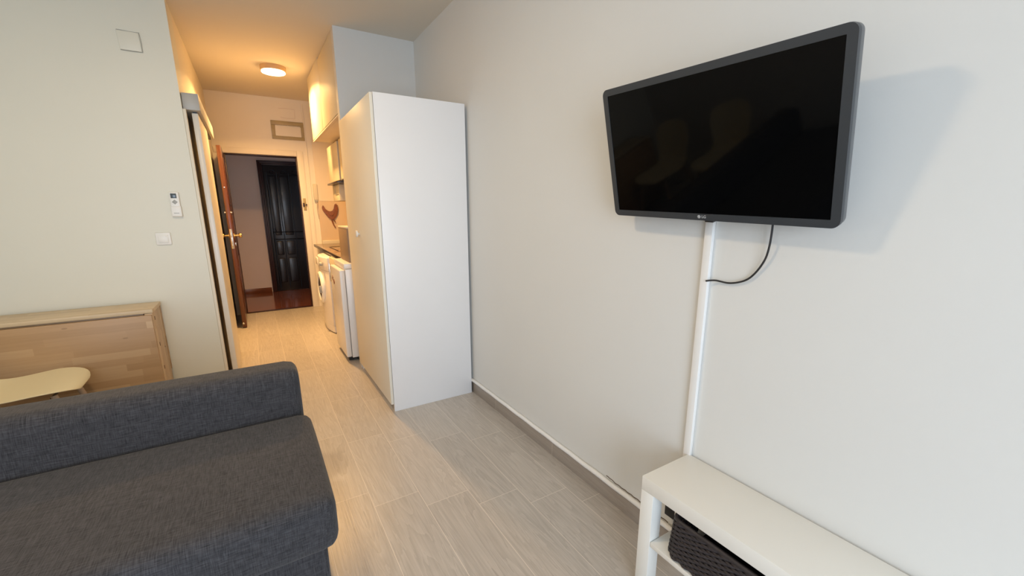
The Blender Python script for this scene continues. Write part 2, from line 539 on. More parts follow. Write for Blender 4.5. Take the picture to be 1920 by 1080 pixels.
# faint paint blemishes are left to the wall; patches with an outline are built:
pl = thing('cover_plate', (-0.513, YL, 2.315), 'square painted-over cover plate high on the left wall', 'cover plate')
MB().prism([(-.568, 2.424), (-.462, 2.424), (-.459, 2.318), (-.562, 2.318)], YL - .006, YL - .0005, bev=.0015).build('plate', 'wall_left', pl)
rm = MB()
rm.tube([(-.566, YL - .004, 2.427), (-.50, YL - .004, 2.424), (-.459, YL - .004, 2.426), (-.455, YL - .004, 2.37), (-.456, YL - .004, 2.315), (-.50, YL - .004, 2.314), (-.562, YL - .004, 2.315)], .0018, 6)
rm.build('rim', 'grey_plastic', pl)

# ------------------------------------------------------------------ wall controls on the left wall
rc = thing('remote_control', (-.423, YL, 1.308), 'white air conditioner remote in its holder on the left wall, above the light switch', 'remote')
MB().box(-.451, -.399, YL - .022, YL - .004, 1.345, 1.470, .004, 3).build('body', 'white_plastic', rc)
rch = MB().box(-.454, -.396, YL - .027, YL - .0005, 1.308, 1.378, .005, 3).build('holder', 'white_plastic', rc)
MB().box(-.444, -.412, YL - .0232, YL - .0215, 1.430, 1.461, .0005).build('display', 'lcd', rc)
MB().prism([(-.442, 1.405), (-.426, 1.421), (-.410, 1.405), (-.426, 1.389)], YL - .0240, YL - .0210, bev=.001).build('button_pad', 'grey_plastic', rc)
MB().box(-.440, -.411, YL - .0276, YL - .0265, 1.330, 1.334).build('maker_mark', 'grey_plastic', rch)
sw = thing('light_switch', (-.522, YL, 1.120), 'white square light switch on the left wall below the remote', 'light switch')
swp = MB().box(-.566, -.482, YL - .010, YL - .0005, 1.120, 1.204, .005, 3).build('plate', 'white_plastic', sw)
MB().box(-.551, -.497, YL - .014, YL - .009, 1.135, 1.189, .002, 2).box(-.509, -.504, YL - .0150, YL - .0135, 1.172, 1.183, .0005).build('rocker', 'white_plastic', swp)

# ------------------------------------------------------------------ sliding door on the hall's left side
d1 = MB().box(-.262, -.226, 3.752, 4.462, .006, 2.002, .003).build('door_1', 'slide')
structure(d1)
MB().box(XH + .002, -.207, 3.70, 5.02, 2.012, 2.118, .003).build('rail_cover', 'rail_grey', d1, origin=ORG['door_1'])
MB().box(-.256, -.232, 3.76, 5.0, 2.0, 2.0125).build('rail_track', 'black_plastic', d1, origin=ORG['door_1'])
struct_box('trim_6', 'hall', XH, -.284, YL + .004, 3.700, 0, 2.01, .003)

# ------------------------------------------------------------------ entrance door, standing open into the hall
ang = math.atan2(-.190 - (-.186), .79)
T = Matrix.Translation((-.190, YE - .01, 0)) @ Matrix.Rotation(-ang, 4, 'Z')
# local: leaf runs along -Y from the hinge, outside face at x=0, thickness to -x
lf = MB().box(-.042, 0, -.785, -.01, .010, 2.036, .003, mat=T)
d2 = structure(lf.build('door_2', 'entry_wood'))
o2 = ORG['door_2']
pn = MB()
for z0, z1 in ((.15, .80), (.95, 1.30), (1.42, 1.92)):
    pn.box(-.001, .006, -.68, -.11, z0, z1, .004, mat=T)
    pn.box(-.048, -.041, -.68, -.11, z0, z1, .004, mat=T)
pn.build('panel_moulding', 'entry_wood', d2, origin=o2)
hd = MB()
hd.cyl((.028, -.715, 1.075), .010, .056, 'x', mat=T).cyl((.062, -.715, 1.075), .026, .030, 'x', bev=.008, mat=T).cyl((.003, -.715, 1.075), .027, .006, 'x', mat=T)
hd.cyl((-.070, -.715, 1.075), .010, .056, 'x', mat=T).cyl((-.104, -.715, 1.075), .026, .030, 'x', bev=.008, mat=T).cyl((-.045, -.715, 1.075), .027, .006, 'x', mat=T)
hd.build('door_knob', 'brass', d2, origin=o2)
lk = MB().box(-.034, -.008, -.789, -.784, .93, 1.15, .001, mat=T).box(-.028, -.014, -.800, -.785, 1.06, 1.09, .002, mat=T).box(-.027, -.015, -.797, -.785, .955, .985, .002, mat=T)
lk.box(.000, .014, -.765, -.735, .96, 1.00, .003, mat=T)
lk.build('lock_plate', 'chrome', d2, origin=o2)
MB().cyl((.008, -.745, 1.33), .012, .016, 'x', mat=T).cyl((-.050, -.745, 1.33), .012, .016, 'x', mat=T).cyl((-.020, -.786, 1.60), .006, .004, 'y', mat=T).build('spy_bolt', 'chrome', d2, origin=o2)
MB().sphere(T @ Vector((-.030, -.79, .06)), .014).build('door_stop', 'chrome', d2, origin=o2)
dc = thing('door_guard', (.655, YE - .014, 1.35), 'reddish metal door guard on the right door jamb, chest high', 'door guard')
MB().box(.637, .672, YE - .024, YE - .0145, 1.352, 1.510, .003).build('plate', 'vent_frame', dc)
MB().box(.630, .652, YE - .034, YE - .023, 1.40, 1.45, .003).cyl((.672, YE - .032, 1.425), .010, .016, 'y').build('catch', 'dark_frame', dc)

# ------------------------------------------------------------------ neighbour's dark door across the corridor
d3 = structure(MB().box(.250, .845, YC - .030, YC - .002, .005, 2.07, .003).build('door_3', 'dark_wood'))
o3 = ORG['door_3']
fr = MB()
for k, (w, t) in enumerate(((.0, .050), (.022, .062), (.045, .052))):
    fr.box(.183 + w, .205 + w, YC - t, YC - .001, 0, 2.140 - w, .004)
    fr.box(.845 + .045 - w, .867 + .045 - w, YC - t, YC - .001, 0, 2.140 - w, .004)
    fr.box(.183 + w, .912 - w, YC - t, YC - .001, 2.118 - w, 2.140 - w, .004)
fr.build('door_frame', 'dark_frame', d3, origin=o3)
pm_ = MB()
for x0, x1 in ((.33, .425), (.475, .60)):
    pm_.box(x0, x1, YC - .048, YC - .028, .95, 1.90, .010, 3)
    pm_.box(x0, x1, YC - .048, YC - .028, .62, .85, .010, 3)
    pm_.box(x0, x1, YC - .048, YC - .028, .15, .56, .010, 3)
pm_.box(.27, .30, YC - .045, YC - .028, .1, 1.98, .008, 3)
pm_.build('raised_panel', 'dark_wood', d3, origin=o3)
ir = MB()
for x in (.305, .45, .625):
    pts = [(x + .006 * math.sin(z * 9), YC - .06, z) for z in [.06 + i * .05 for i in range(39)]]
    ir.tube(pts, .007, 8)
for z in (.88, 1.00, 1.93):
    ir.tube([(.29, YC - .06, z), (.80, YC - .06, z)], .007, 8)
for x in (.38, .54, .70):
    pts = []
    for i in range(26):
        a = i * .30
        r = .042 * (1 - i / 34)
        pts.append((x + r * math.cos(a), YC - .06, 1.96 + r * math.sin(a)))
    ir.tube(pts, .005, 6)
ir.build('iron_grille', 'iron', d3, origin=o3)
ring = [(.318 + .022 * math.cos(a), YC - .075, 1.03 + .03 * math.sin(a)) for a in [i * math.pi / 9 for i in range(18)]]
MB().tube(ring, .005, 8, closed=True).cyl((.318, YC - .06, 1.065), .012, .05, 'y').build('ring_pull', 'iron', d3, origin=o3)

# ------------------------------------------------------------------ things on the entrance wall
vf = thing('vent_frame', (.553, YE, 2.250), 'olive framed old vent with plastered middle above the entrance door', 'vent')
vb = MB()
vb.box(.362, .745, YE - .012, YE - .0005, 2.425, 2.476, .003).box(.362, .745, YE - .012, YE - .0005, 2.250, 2.296, .003)
vb.box(.362, .408, YE - .012, YE - .0005, 2.296, 2.425, .003).box(.700, .745, YE - .012, YE - .0005, 2.296, 2.425, .003)
vb.build('frame', 'vent_frame', vf)
random.seed(3)
top = [(.704 - i * .0148, 2.418 + random.uniform(-.012, .010)) for i in range(21)]
MB().prism([(.404, 2.292), (.704, 2.292)] + top, YE - .0145, YE - .002, bev=.001).build('plaster_patch', 'hall', vf)
rp = MB().tube([(.47, YE - .003, 2.625), (.56, YE - .003, 2.632), (.655, YE - .003, 2.628), (.652, YE - .003, 2.57), (.650, YE - .003, 2.515), (.56, YE - .003, 2.512), (.48, YE - .003, 2.522)], .0022, 6)
tag(rp.build('plaster_outline', 'cabinet_under'), 'thin outline of a painted-over cover above the vent', 'wall patch')

# ceiling light in the hall
LX, LY, LZ = .357, 4.965, 2.708
cl = thing('ceiling_light', (LX, LY, 2.650), 'lit round flush ceiling light in the hall', 'ceiling light')
MB().cyl((LX, LY, LZ - .022), .112, .048, 'z', seg=48, bev=.006).build('lamp_body', 'lamp_rim', cl)
MB().cyl((LX, LY, LZ - .052), .104, .014, 'z', seg=48, bev=.005).build('diffuser', 'diffuser', cl)
pd = bpy.data.lights.new('hall_lamp_light', 'AREA')
pd.shape = 'DISK'; pd.size = .20; pd.spread = math.radians(150); pd.energy = 62.0; pd.color = (1.0, .57, .21)
po = bpy.data.objects.new('hall_lamp_light', pd); COL.objects.link(po)
po.location = (LX, LY, LZ - .064)
# the room's own ceiling lamp, above the sofa and out of the frame
rl = thing('ceiling_light', (-.50, 1.65, 2.59), 'round flush ceiling light over the sofa in the living room', 'ceiling light')
MB().cyl((-.50, 1.65, 2.648), .15, .045, 'z', seg=48, bev=.006).build('lamp_body', 'lamp_rim', rl)
MB().cyl((-.50, 1.65, 2.618), .14, .016, 'z', seg=48, bev=.005).build('diffuser', 'diffuser', rl)
area_light('room_lamp_light', (-.50, 1.65, 2.602), (0, 0, 0), .27, .27, 21.0, (1.0, .76, .48), shape='DISK')

# ------------------------------------------------------------------ kitchen run along the right side of the hall
KY0 = YP + .078
uc = thing('wall_cabinet', (.99, 4.45, 2.075), 'tall cream cabinet up to the ceiling over the kitchenette', 'cabinet')
MB().box(.700, XW - .003, KY0, 5.205, 2.080, 2.70, .002).box(.684, .702, KY0, 5.205, 2.072, 2.082, .002).build('body', 'cabinet_under', uc)
yy = KY0 + .003
for k, yw in enumerate((.755, .765)):
    MB().box(.682, .699, yy, yy + yw - .004, 2.088, 2.672 + .0283 * (yy + .0 - 3.6), .002).build('door', 'cabinet', uc)
    yy += yw
for hz, hl_ in ((2.25, .10), (2.55, .08)):
    MB().cyl((.690, 5.209, hz), .006, hl_, 'z').build('hinge', 'vent_frame', uc)
structure(MB().box(.822, XW, 6.418, YE - .0005, 1.478, 2.30).build('wall_upper_tiles', 'tile_light'))
structure(MB().box(.822, XW, 6.405, YE - .0005, .90, 1.475).box(XW - .012, XW - .0005, 3.70, 6.405, .90, 1.60).build('wall_backsplash', 'backsplash'))

hc = thing('wall_cabinet', (1.09, 5.27, 1.66), 'lower cream cabinet hung above the cooker hood', 'cabinet')
MB().box(.895, XW - .014, 4.94, 5.60, 1.664, 2.070, .002).build('body', 'cabinet', hc)
MB().box(.874, .893, 4.945, 5.595, 1.668, 2.068, .003).build('door', 'cabinet', hc)
hc2 = thing('wall_cabinet', (1.09, 4.52, 1.66), 'cream cabinet with a dark gap beside its door, directly behind the wardrobe top edge', 'cabinet')
MB().box(.900, XW - .014, 4.10, 4.936, 1.664, 2.068, .002).build('body', 'black_plastic', hc2)  # body coloured black to give the shaded gap between the two cabinet doors
MB().box(.874, .898, 4.10, 4.850, 1.668, 2.066, .003).build('door', 'cabinet', hc2)
hood = thing('cooker_hood', (1.05, 5.5, 1.455), 'cream cooker hood with a slim dark front visor', 'cooker hood')
MB().box(.845, XW - .014, 4.945, 5.60, 1.640, 1.660, .003).build('visor', 'worktop_edge', hood)
MB().box(.900, XW - .014, 5.19, 5.60, 1.455, 1.638, .004).build('body', 'cabinet', hood)
MB().tube([(.899, 5.44, 1.63), (.897, 5.44, 1.55), (.897, 5.42, 1.53), (.897, 5.22, 1.53)], .003, 6).build('trim_line', 'grey_plastic', hood)

wt = thing('worktop', (1.0, 5.3, .868), 'brown speckled worktop with a dark front edge', 'worktop')
MB().box(.705, XW - .014, 4.315, 6.25, .870, .900, .002).build('slab', 'worktop', wt)
MB().box(.694, .7055, 4.315, 6.25, .868, .901, .003).build('edge_strip', 'worktop_edge', wt)
MB().box(.82, 1.07, 6.36, 6.404, .8, .94, .012, 3).build('upstand', 'cabinet', wt)
MB().box(.76, .82, 6.252, 6.42, .0, .868, .002).build('end_panel', 'cabinet', wt)
hob = thing('hob', (1.02, 5.3, .9005), 'flat dark-lined hob set in the worktop', 'hob')
MB().box(.80, 1.22, 5.0, 5.62, .9005, .904, .0015).build('plate', 'worktop', hob)
hl = MB()
hl.box(.80, 1.22, 5.612, 5.622, .904, .907).box(.795, .805, 5.0, 5.622, .904, .907)
hl.build('rim', 'worktop_edge', hob)
for cxh, cyh, r in ((.92, 5.16, .075), (1.12, 5.16, .06), (.92, 5.45, .06), (1.12, 5.45, .075)):
    ringp = [(cxh + r * math.cos(a), cyh + r * math.sin(a), .9045) for a in [i * math.pi / 16 for i in range(32)]]
    MB().tube(ringp, .0018, 6, closed=True).build('burner_ring', 'grey_plastic', hob)

# fridge
fg = thing('fridge', (.95, 4.05, 0), 'small white undercounter fridge beside the wardrobe', 'fridge')
MB().box(.648, 1.23, 3.80, 4.295, .035, .845, .006, 3).build('body', 'appliance', fg)
MB().box(.640, 1.235, 3.795, 4.30, .848, .893, .006, 3).build('top', 'appliance', fg)
MB().box(.600, .644, 3.80, 4.295, .045, .838, .010, 4).build('door', 'appliance', fg)
MB().box(.70, 1.20, 3.82, 4.28, .0, .035).box(.62, .66, 3.83, 4.27, .012, .040).build('plinth', 'black_plastic', fg)
m1 = MB().prism([(4.10, .70), (4.125, .72), (4.15, .70), (4.135, .672), (4.11, .680)], .596, .5995, axis='x')
tag(m1.build('fridge_magnet', 'rooster'), 'small reddish five-sided magnet on the fridge door, nearer the wardrobe', 'magnet')
m2 = MB().prism([(4.17, .735), (4.19, .75), (4.205, .715), (4.185, .70)], .596, .5995, axis='x')
tag(m2.build('fridge_magnet', 'rooster'), 'slightly higher reddish magnet on the fridge door, nearer the washing machine', 'magnet')

bx = thing('storage_box', (.87, 4.05, .8935), 'plain brown box standing on the fridge, half hidden by the wardrobe', 'box')
MB().box(.700, 1.05, 3.86, 4.255, .8945, 1.19, .004).build('body', 'cardboard', bx)
MB().box(.698, 1.052, 3.858, 4.257, 1.19, 1.204, .002).build('lid', 'cabinet_under', bx)

# narrow base cabinet between fridge and washing machine
bc = thing('base_cabinet', (.95, 4.57, 0), 'narrow cream base cabinet between the fridge and the washing machine', 'cabinet')
MB().box(.690, 1.25, 4.325, 4.80, .0, .866, .002).build('body', 'cabinet', bc)
bcd = MB().box(.668, .688, 4.330, 4.795, .08, .862, .003).build('door', 'cabinet', bc)
MB().box(.654, .668, 4.76, 4.772, .60, .80, .002).build('handle', 'chrome', bcd)

# washing machine with its bowed front
WY0, WY1 = 4.815, 5.415
wm = thing('washing_machine', (.95, 5.115, 0), 'white front-loading washing machine under the worktop', 'washing machine')
MB().box(.672, 1.22, WY0, WY1, .015, .850, .006, 3).build('body', 'appliance', wm)
def bow(y, base=.655, amt=.050):
    t = (y - WY0) / (WY1 - WY0)
    return base - amt * (1 - (2 * t - 1) ** 2)
def bowed(z0, z1, base=.655, amt=.050):
    ys = [WY0 + .003 + i * (WY1 - WY0 - .006) / 16 for i in range(17)]
    pts = [(bow(y, base, amt), y) for y in ys] + [(.674, ys[-1]), (.674, ys[0])]
    return pts
MB().prism(bowed(0, 1), .090, .700, axis='z', bev=.002).build('front_panel', 'appliance', wm)
wcp = MB().prism(bowed(0, 1, .650, .050), .704, .846, axis='z', bev=.003).build('control_panel', 'appliance', wm)
MB().prism(bowed(0, 1, .660, .045), .012, .086, axis='z', bev=.002).build('kick_panel', 'appliance', wm)
MB().box(.598, .612, 5.18, 5.37, .735, .815, .004).build('detergent_drawer', 'white_plastic', wcp)
MB().cyl((.596, 4.93, .775), .022, .03, 'x', bev=.004).build('dial', 'grey_plastic', wcp)
pr = [(.604, 5.125 + .158 * math.cos(a), .49 + .158 * math.sin(a)) for a in [i * math.pi / 24 for i in range(48)]]
wdr = MB().tube(pr, .024, 12, closed=True).build('door_ring', 'white_plastic', wm)
MB().sphere((.607, 5.125, .49), .138, (.22, 1, 1)).build('porthole', 'glass_dark', wdr)
MB().box(.560, .600, 4.955, 4.985, .45, .53, .004).build('door_catch', 'grey_plastic', wdr)

# rooster-shaped ornament
rs = thing('rooster_ornament', (.96, 6.40, 1.10), 'brown rooster-shaped ornament hanging on the kitchen end wall', 'wall ornament')
body = [(.862, 1.385), (.872, 1.415), (.885, 1.412), (.905, 1.370), (.935, 1.345), (.965, 1.335), (.995, 1.345), (1.015, 1.375), (1.022, 1.405),
        (1.032, 1.435), (1.042, 1.430), (1.050, 1.447), (1.058, 1.428), (1.070, 1.420), (1.066, 1.400), (1.074, 1.385), (1.070, 1.350), (1.062, 1.310), (1.045, 1.270),
        (1.020, 1.240), (.990, 1.222), (.965, 1.225), (.940, 1.245), (.910, 1.285), (.885, 1.325), (.868, 1.355)]
MB().prism([(x, z) for x, z in body], 6.380, 6.398, axis='y', bev=.003).build('body', 'rooster', rs)
MB().prism([(.935, 1.330), (.985, 1.322), (1.010, 1.30), (.985, 1.27), (.955, 1.28)], 6.372, 6.382, axis='y', bev=.002).build('wing', 'rooster', rs)
MB().tube([(.975, 6.39, 1.228), (.985, 6.39, 1.19), (.995, 6.39, 1.15), (1.015, 6.39, 1.11)], .009, 8, radii=[.010, .011, .008, .007]).tube([(1.005, 6.39, 1.232), (1.012, 6.39, 1.20), (1.022, 6.39, 1.185)], .007, 8).build('leg', 'rooster', rs)
# intercom handset
ic = thing('intercom', (.80, YE, 1.22), 'white intercom handset with hanging cord beside the kitchen corner', 'intercom')
MB().box(.778, .832, YE - .030, YE - .0005, 1.490, 1.700, .008, 3).build('handset', 'cabinet', ic)
MB().box(.784, .826, YE - .034, YE - .002, 1.462, 1.492, .004).build('cradle', 'grey_plastic', ic)
pts = []
for i in range(90):
    t = i / 89
    x = .80 + .012 * math.sin(t * 5) + (.03 * max(0, t - .55) / .45)
    z = 1.465 - .23 * t + (.05 * math.sin(t * 3.2))
    pts.append((x + .006 * math.cos(t * 110), YE - .02 + .006 * math.sin(t * 110), z))
MB().tube(pts, .0035, 6).build('coiled_cord', 'cabinet_under', ic)
MB().tube([(.838, YE - .006, 1.26), (.848, YE - .006, 1.10), (.852, YE - .006, .95)], .004, 6).build('cable', 'cabinet_under', ic)

# ------------------------------------------------------------------ wardrobe
WX0, WX1, WYN, WYF, WH = .688, 1.274, 2.636, 3.594, 2.012
wd = thing('wardrobe', (.98, 3.115, 0), 'tall plain white wardrobe standing against the right wall', 'wardrobe')
bd = MB()
bd.box(WX0, WX1, WYN, WYN + .018, 0, WH, .0012).box(WX0, WX1, WYF - .018, WYF, 0, WH, .0012)
bd.box(WX0 + .001, WX1, WYN + .018, WYF - .018, WH - .02, WH - .001).box(WX0 + .001, WX1, WYN + .018, WYF - .018, .058, .076)
bd.box(WX1 - .006, WX1, WYN + .018, WYF - .018, .058, WH - .02)
bd.build('carcass', 'lacquer', wd)
MB().box(WX0 + .022, WX0 + .034, WYN + .018, WYF - .018, 0, .057).build('plinth', 'lacquer', wd)
WDOOR = MB().box(WX0 - .021, WX0 - .003, WYN - .002, WYF - .001, .056, WH - .004, .0015).build('door', 'lacquer_warm_lit', wd)
MB().cyl((WX0 - .026, 3.205, 1.176), .009, .012, 'x').cyl((WX0 - .037, 3.205, 1.176), .024, .014, 'x', bev=.005).build('knob', 'white_plastic', WDOOR)
MB().box(WX0 - .004, WX0 + .02, WYF - .035, WYF - .018, .0, .045, .002).build('foot_bracket', 'white_plastic', wd)

# ------------------------------------------------------------------ television
TV = thing('television', (1.157, .817, 1.516), 'black flat screen television on a tilted wall mount', 'television')
def Rm(y, p, r):
    return Matrix.Rotation(y, 4, 'Z') @ Matrix.Rotation(p, 4, 'Y') @ Matrix.Rotation(r, 4, 'X')
TV.matrix_world = Matrix.Translation((1.157, .817, 1.516)) @ Rm(-.005, -.26, .04)
TW, TH, TR, BZ = .735, .437, .020, .021
def rrect(w, h, r, n=8):
    out = []
    for cx, cy, a0 in ((w / 2 - r, h / 2 - r, 0), (-w / 2 + r, h / 2 - r, 90), (-w / 2 + r, -h / 2 + r, 180), (w / 2 - r, -h / 2 + r, 270)):
        for i in range(n + 1):
            a = math.radians(a0 + 90 * i / n)
            out.append((cx + r * math.cos(a), cy + r * math.sin(a)))
    return out
def ring_frame(outer, inner, x0, x1):
    b = bmesh.new()
    n = len(outer)
    def mk(pts, x):
        return [b.verts.new((x, p[0], p[1])) for p in pts]
    of, inf = mk(outer, x0), mk(inner, x0)
    ob, inb = mk(outer, x1), mk(inner, x1)
    for i in range(n):
        j = (i + 1) % n
        b.faces.new((of[i], of[j], inf[j], inf[i]))
        b.faces.new((ob[i], inb[i], inb[j], ob[j]))
        b.faces.new((of[i], ob[i], ob[j], of[j]))
        b.faces.new((inf[i], inf[j], inb[j], inb[i]))
    bmesh.ops.recalc_face_normals(b, faces=b.faces)
    return b
mb = MB()
mb._merge(ring_frame(rrect(TW, TH, TR), rrect(TW - 2 * BZ, TH - 2 * BZ, .0012), 0.0, .012))
bezel = mb.build('bezel', 'bezel', TV, local=True)
mb = MB()
mb.prism(rrect(TW - .003, TH - .003, TR), .012, .034, axis='x', bev=.004)
mb.build('housing', 'bezel_side', TV, local=True)
MB().box(.002, .004, -(TW / 2 - BZ), TW / 2 - BZ, -(TH / 2 - BZ), TH / 2 - BZ).build('screen', 'screen', TV, local=True)
bk = MB().box(.032, .060, -.23, .23, -.16, .12, .012, 3)
bk.build('rear_cover', 'black_plastic', TV, local=True)
MB().box(.004, .022, -.036, -.006, -TH / 2 - .007, -TH / 2 + .004, .003, 2).build('sensor_foot', 'black_plastic', TV, local=True)
def text_mesh(s, size, depth):
    cu = bpy.data.curves.new('t', 'FONT')
    cu.body = s; cu.size = size; cu.extrude = depth; cu.align_x = 'CENTER'; cu.align_y = 'CENTER'
    to = bpy.data.objects.new('t', cu)
    COL.objects.link(to)
    dg = bpy.context.evaluated_depsgraph_get()
    me = bpy.data.meshes.new_from_object(to.evaluated_get(dg))
    bpy.data.objects.remove(to)
    return me
def add_mesh(mbx, me, mat):
    b = bmesh.new(); b.from_mesh(me)
    mbx._merge(b, mat)
lg = MB()
# screen normal is -X, text reads with +Y on the left
FT = Matrix(((0, 0, -1, 0), (-1, 0, 0, 0), (0, 1, 0, 0), (0, 0, 0, 1)))
add_mesh(lg, text_mesh('LG', .0125, .0003), Matrix.Translation((-.0006, -.0075, -TH / 2 + .0115)) @ FT)
lg.cyl((-.0004, .0090, -TH / 2 + .0115), .0052, .0008, 'x', seg=24)
lg.build('logo', 'logo', bezel, local=True)
lg2 = MB()
lg2.tube([(-.0011, .0090 + .0036 * math.cos(a), -TH / 2 + .0115 + .0036 * math.sin(a)) for a in [math.radians(90 + i * 27) for i in range(11)]] + [(-.0011, .0090, -TH / 2 + .0115)], .0004, 5)
lg2.build('logo_line', 'bezel', bezel, local=True)
wm_ = MB()
inv = TV.matrix_world.inverted()
wm_.box(XW - .006, XW - .0005, .74, .90, 1.44, 1.62, .002, mat=inv).box(1.215, XW - .005, .80, .84, 1.50, 1.56, .004, mat=inv)
wm_.box(.058, .066, -.11, .11, -.09, .09, .002).cyl((.078, 0, 0), .016, .06, 'y')
wm_.build('wall_mount', 'black_plastic', TV, local=True)

# cable and trunking under it
ch = MB()
ch.box(XW - .016, XW - .0005, .829, .857, .10, 1.42, .0022, 2)
tag(ch.build('cable_trunking', 'white_trim'), 'white vertical cable trunking on the wall below the television', 'cable trunking')
def bez(P, n=12):
    out = []
    P = [Vector(p) for p in P]
    ext = [P[0] * 2 - P[1]] + P + [P[-1] * 2 - P[-2]]
    for i in range(1, len(ext) - 2):
        for k in range(n):
            t = k / n
            a, b, c, d = ext[i - 1], ext[i], ext[i + 1], ext[i + 2]
            out.append(.5 * ((2 * b) + (c - a) * t + (2 * a - 5 * b + 4 * c - d) * t * t + (3 * b - a - 3 * c + d) * t ** 3))
    out.append(P[-1])
    return out
tc = MB().tube(bez([(1.262, .638, 1.40), (1.266, .639, 1.33), (1.276, .645, 1.236), (1.284, .662, 1.181), (1.288, .700, 1.130), (1.287, .752, 1.109), (1.283, .803, 1.111), (1.276, .832, 1.106)]), .0030, 8)
tag(tc.build('power_cable', 'black_plastic'), 'thin black cable looping from the television into the trunking', 'cable')

# ------------------------------------------------------------------ low white television bench
BX0, BX1, BY0, BY1, BZT = 1.040, 1.2955 - .008, -.062, .838, .455
tb = thing('tv_bench', (1.165, .388, 0), 'low white television bench along the right wall with a shelf', 'bench')
MB().box(BX0, BX1, BY0, BY1, BZT - .050, BZT, .0015).build('top', 'bench', tb)
for (x0, y0) in ((BX0, BY1 - .05), (BX1 - .05, BY1 - .05), (BX0, BY0), (BX1 - .05, BY0)):
    MB().box(x0, x0 + .05, y0, y0 + .05, 0, BZT - .0505, .0015).build('leg', 'bench', tb)
MB().box(BX0 + .001, BX1, BY0 + .052, BY1 - .052, .208, .226, .0012).build('shelf', 'bench', tb)

# woven basket
def basket(x0, x1, y0, y1, z0, z1):
    mbx = MB()
    r = .030
    base = rrect(y1 - y0, x1 - x0, r, 6)
    cx_, cy_ = (x0 + x1) / 2, (y0 + y1) / 2
    # resample the outline evenly
    P = [Vector((p[1], p[0], 0)) for p in base]
    L = [0]
    for i in range(len(P)):
        L.append(L[-1] + (P[(i + 1) % len(P)] - P[i]).length)
    N = 150
    path, nor = [], []
    for k in range(N):
        s = L[-1] * k / N
        i = max(j for j in range(len(P)) if L[j] <= s)
        t = (s - L[i]) / max(1e-9, L[i + 1] - L[i])
        a, b = P[i], P[(i + 1) % len(P)]
        path.append(a.lerp(b, t))
        d = (b - a).normalized()
        nor.append(Vector((d.y, -d.x, 0)))
    if (path[0] + nor[0]).length < path[0].length:
        nor = [-n for n in nor]
    rows = 17
    for j in range(rows):
        z = z0 + .005 + (z1 - z0 - .010) * j / (rows - 1)
        fl = .010 * j / (rows - 1)
        pts = []
        for k in range(N):
            w = .0036 * math.sin(k * math.pi / 2.5 + math.pi * j)
            p = path[k] + nor[k] * (w + fl - .012)
            pts.append((cx_ + p.x, cy_ + p.y, z + .0008 * math.sin(k * .9 + j)))
        mbx.tube(pts, .0046, 6, closed=True)
    return mbx, path, nor, cx_, cy_
bk = thing('basket', (1.165, .535, .2265), 'black woven basket on the shelf of the television bench', 'basket')
mbx, path, nor, cx_, cy_ = basket(1.058, 1.272, .345, .722, .2300, .362)
mbx.build('woven_wall', 'wicker', bk)
MB().box(1.075, 1.255, .362, .705, .2275, .233).build('bottom', 'wicker', bk)
MB().tube([(cx_ + (p + n * .000).x, cy_ + (p + n * .000).y, .3655) for p, n in zip(path, nor)], .0070, 8, closed=True).build('rim', 'wicker', bk)

pa = thing('power_adapter', (1.255, .893, .085), 'black power adapter behind the bench leg by the skirting', 'power adapter')
MB().box(1.262, 1.2785, .845, .900, .165, .215, .004, 2).box(1.2785, 1.2955, .86, .885, .18, .20, .002).build('housing', 'black_plastic', pa)
MB().tube(bez([(1.27, .86, .168), (1.262, .82, .155), (1.255, .78, .19), (1.245, .74, .26), (1.22, .725, .345), (1.19, .70, .376), (1.17, .64, .368), (1.16, .60, .33)]), .0032, 8).build('cord', 'black_plastic', pa)
gk = MB().tube(bez([(XW - .004, .905, .098), (XW - .006, .872, .125), (XW - .004, .862, .22)]), .0035, 8)
tag(gk.build('grey_cable', 'grey_plastic'), 'short grey cable end by the skirting left of the bench', 'cable')

# ------------------------------------------------------------------ sofa
sf = thing('sofa', (-.80, 1.70, 0), 'charcoal grey fabric sofa with low backrest, seen from its front side', 'sofa')
def puffy(x0, x1, y0, y1, z0, z1, r, puff=.0, cuts=14, lean=0.0, sink=0.0):
    """Upholstered block: rounded edges, slightly swollen faces."""
    b = bmesh.new()
    bmesh.ops.create_cube(b, size=2.0)
    bmesh.ops.subdivide_edges(b, edges=b.edges[:], cuts=cuts, use_grid_fill=True)
    hx, hy, hz = (x1 - x0) / 2, (y1 - y0) / 2, (z1 - z0) / 2
    for v in b.verts:
        # cluster vertices towards edges so the rounding is smooth
        q = Vector((math.sin(v.co.x * math.pi / 2), math.sin(v.co.y * math.pi / 2), math.sin(v.co.z * math.pi / 2)))
        p = Vector((q.x * hx, q.y * hy, q.z * hz))
        c = Vector((max(-hx + r, min(hx - r, p.x)), max(-hy + r, min(hy - r, p.y)), max(-hz + r, min(hz - r, p.z))))
        d = p - c
        if d.length > 1e-9:
            p = c + d.normalized() * r if max(abs(q.x), abs(q.y), abs(q.z)) > .999 else p
        f = (1 - (p.x / hx) ** 2), (1 - (p.y / hy) ** 2), (1 - (p.z / hz) ** 2)
        if abs(q.z) > .98: p.z += math.copysign(puff, p.z) * max(0, f[0]) ** .5 * max(0, f[1]) ** .5
        if abs(q.y) > .98: p.y += math.copysign(puff, p.y) * max(0, f[0]) ** .5 * max(0, f[2]) ** .5
        if abs(q.x) > .98: p.x += math.copysign(puff, p.x) * max(0, f[1]) ** .5 * max(0, f[2]) ** .5
        p.y += lean * (p.z + hz)
        v.co = p + Vector(((x0 + x1) / 2, (y0 + y1) / 2, (z0 + z1) / 2))
    return b
mb = MB(); mb._merge(puffy(-1.74, .128, 1.285, 2.004, .245, .439, .046, .005, cuts=18)); mb.build('seat_cushion', 'fabric', sf, angle=60)
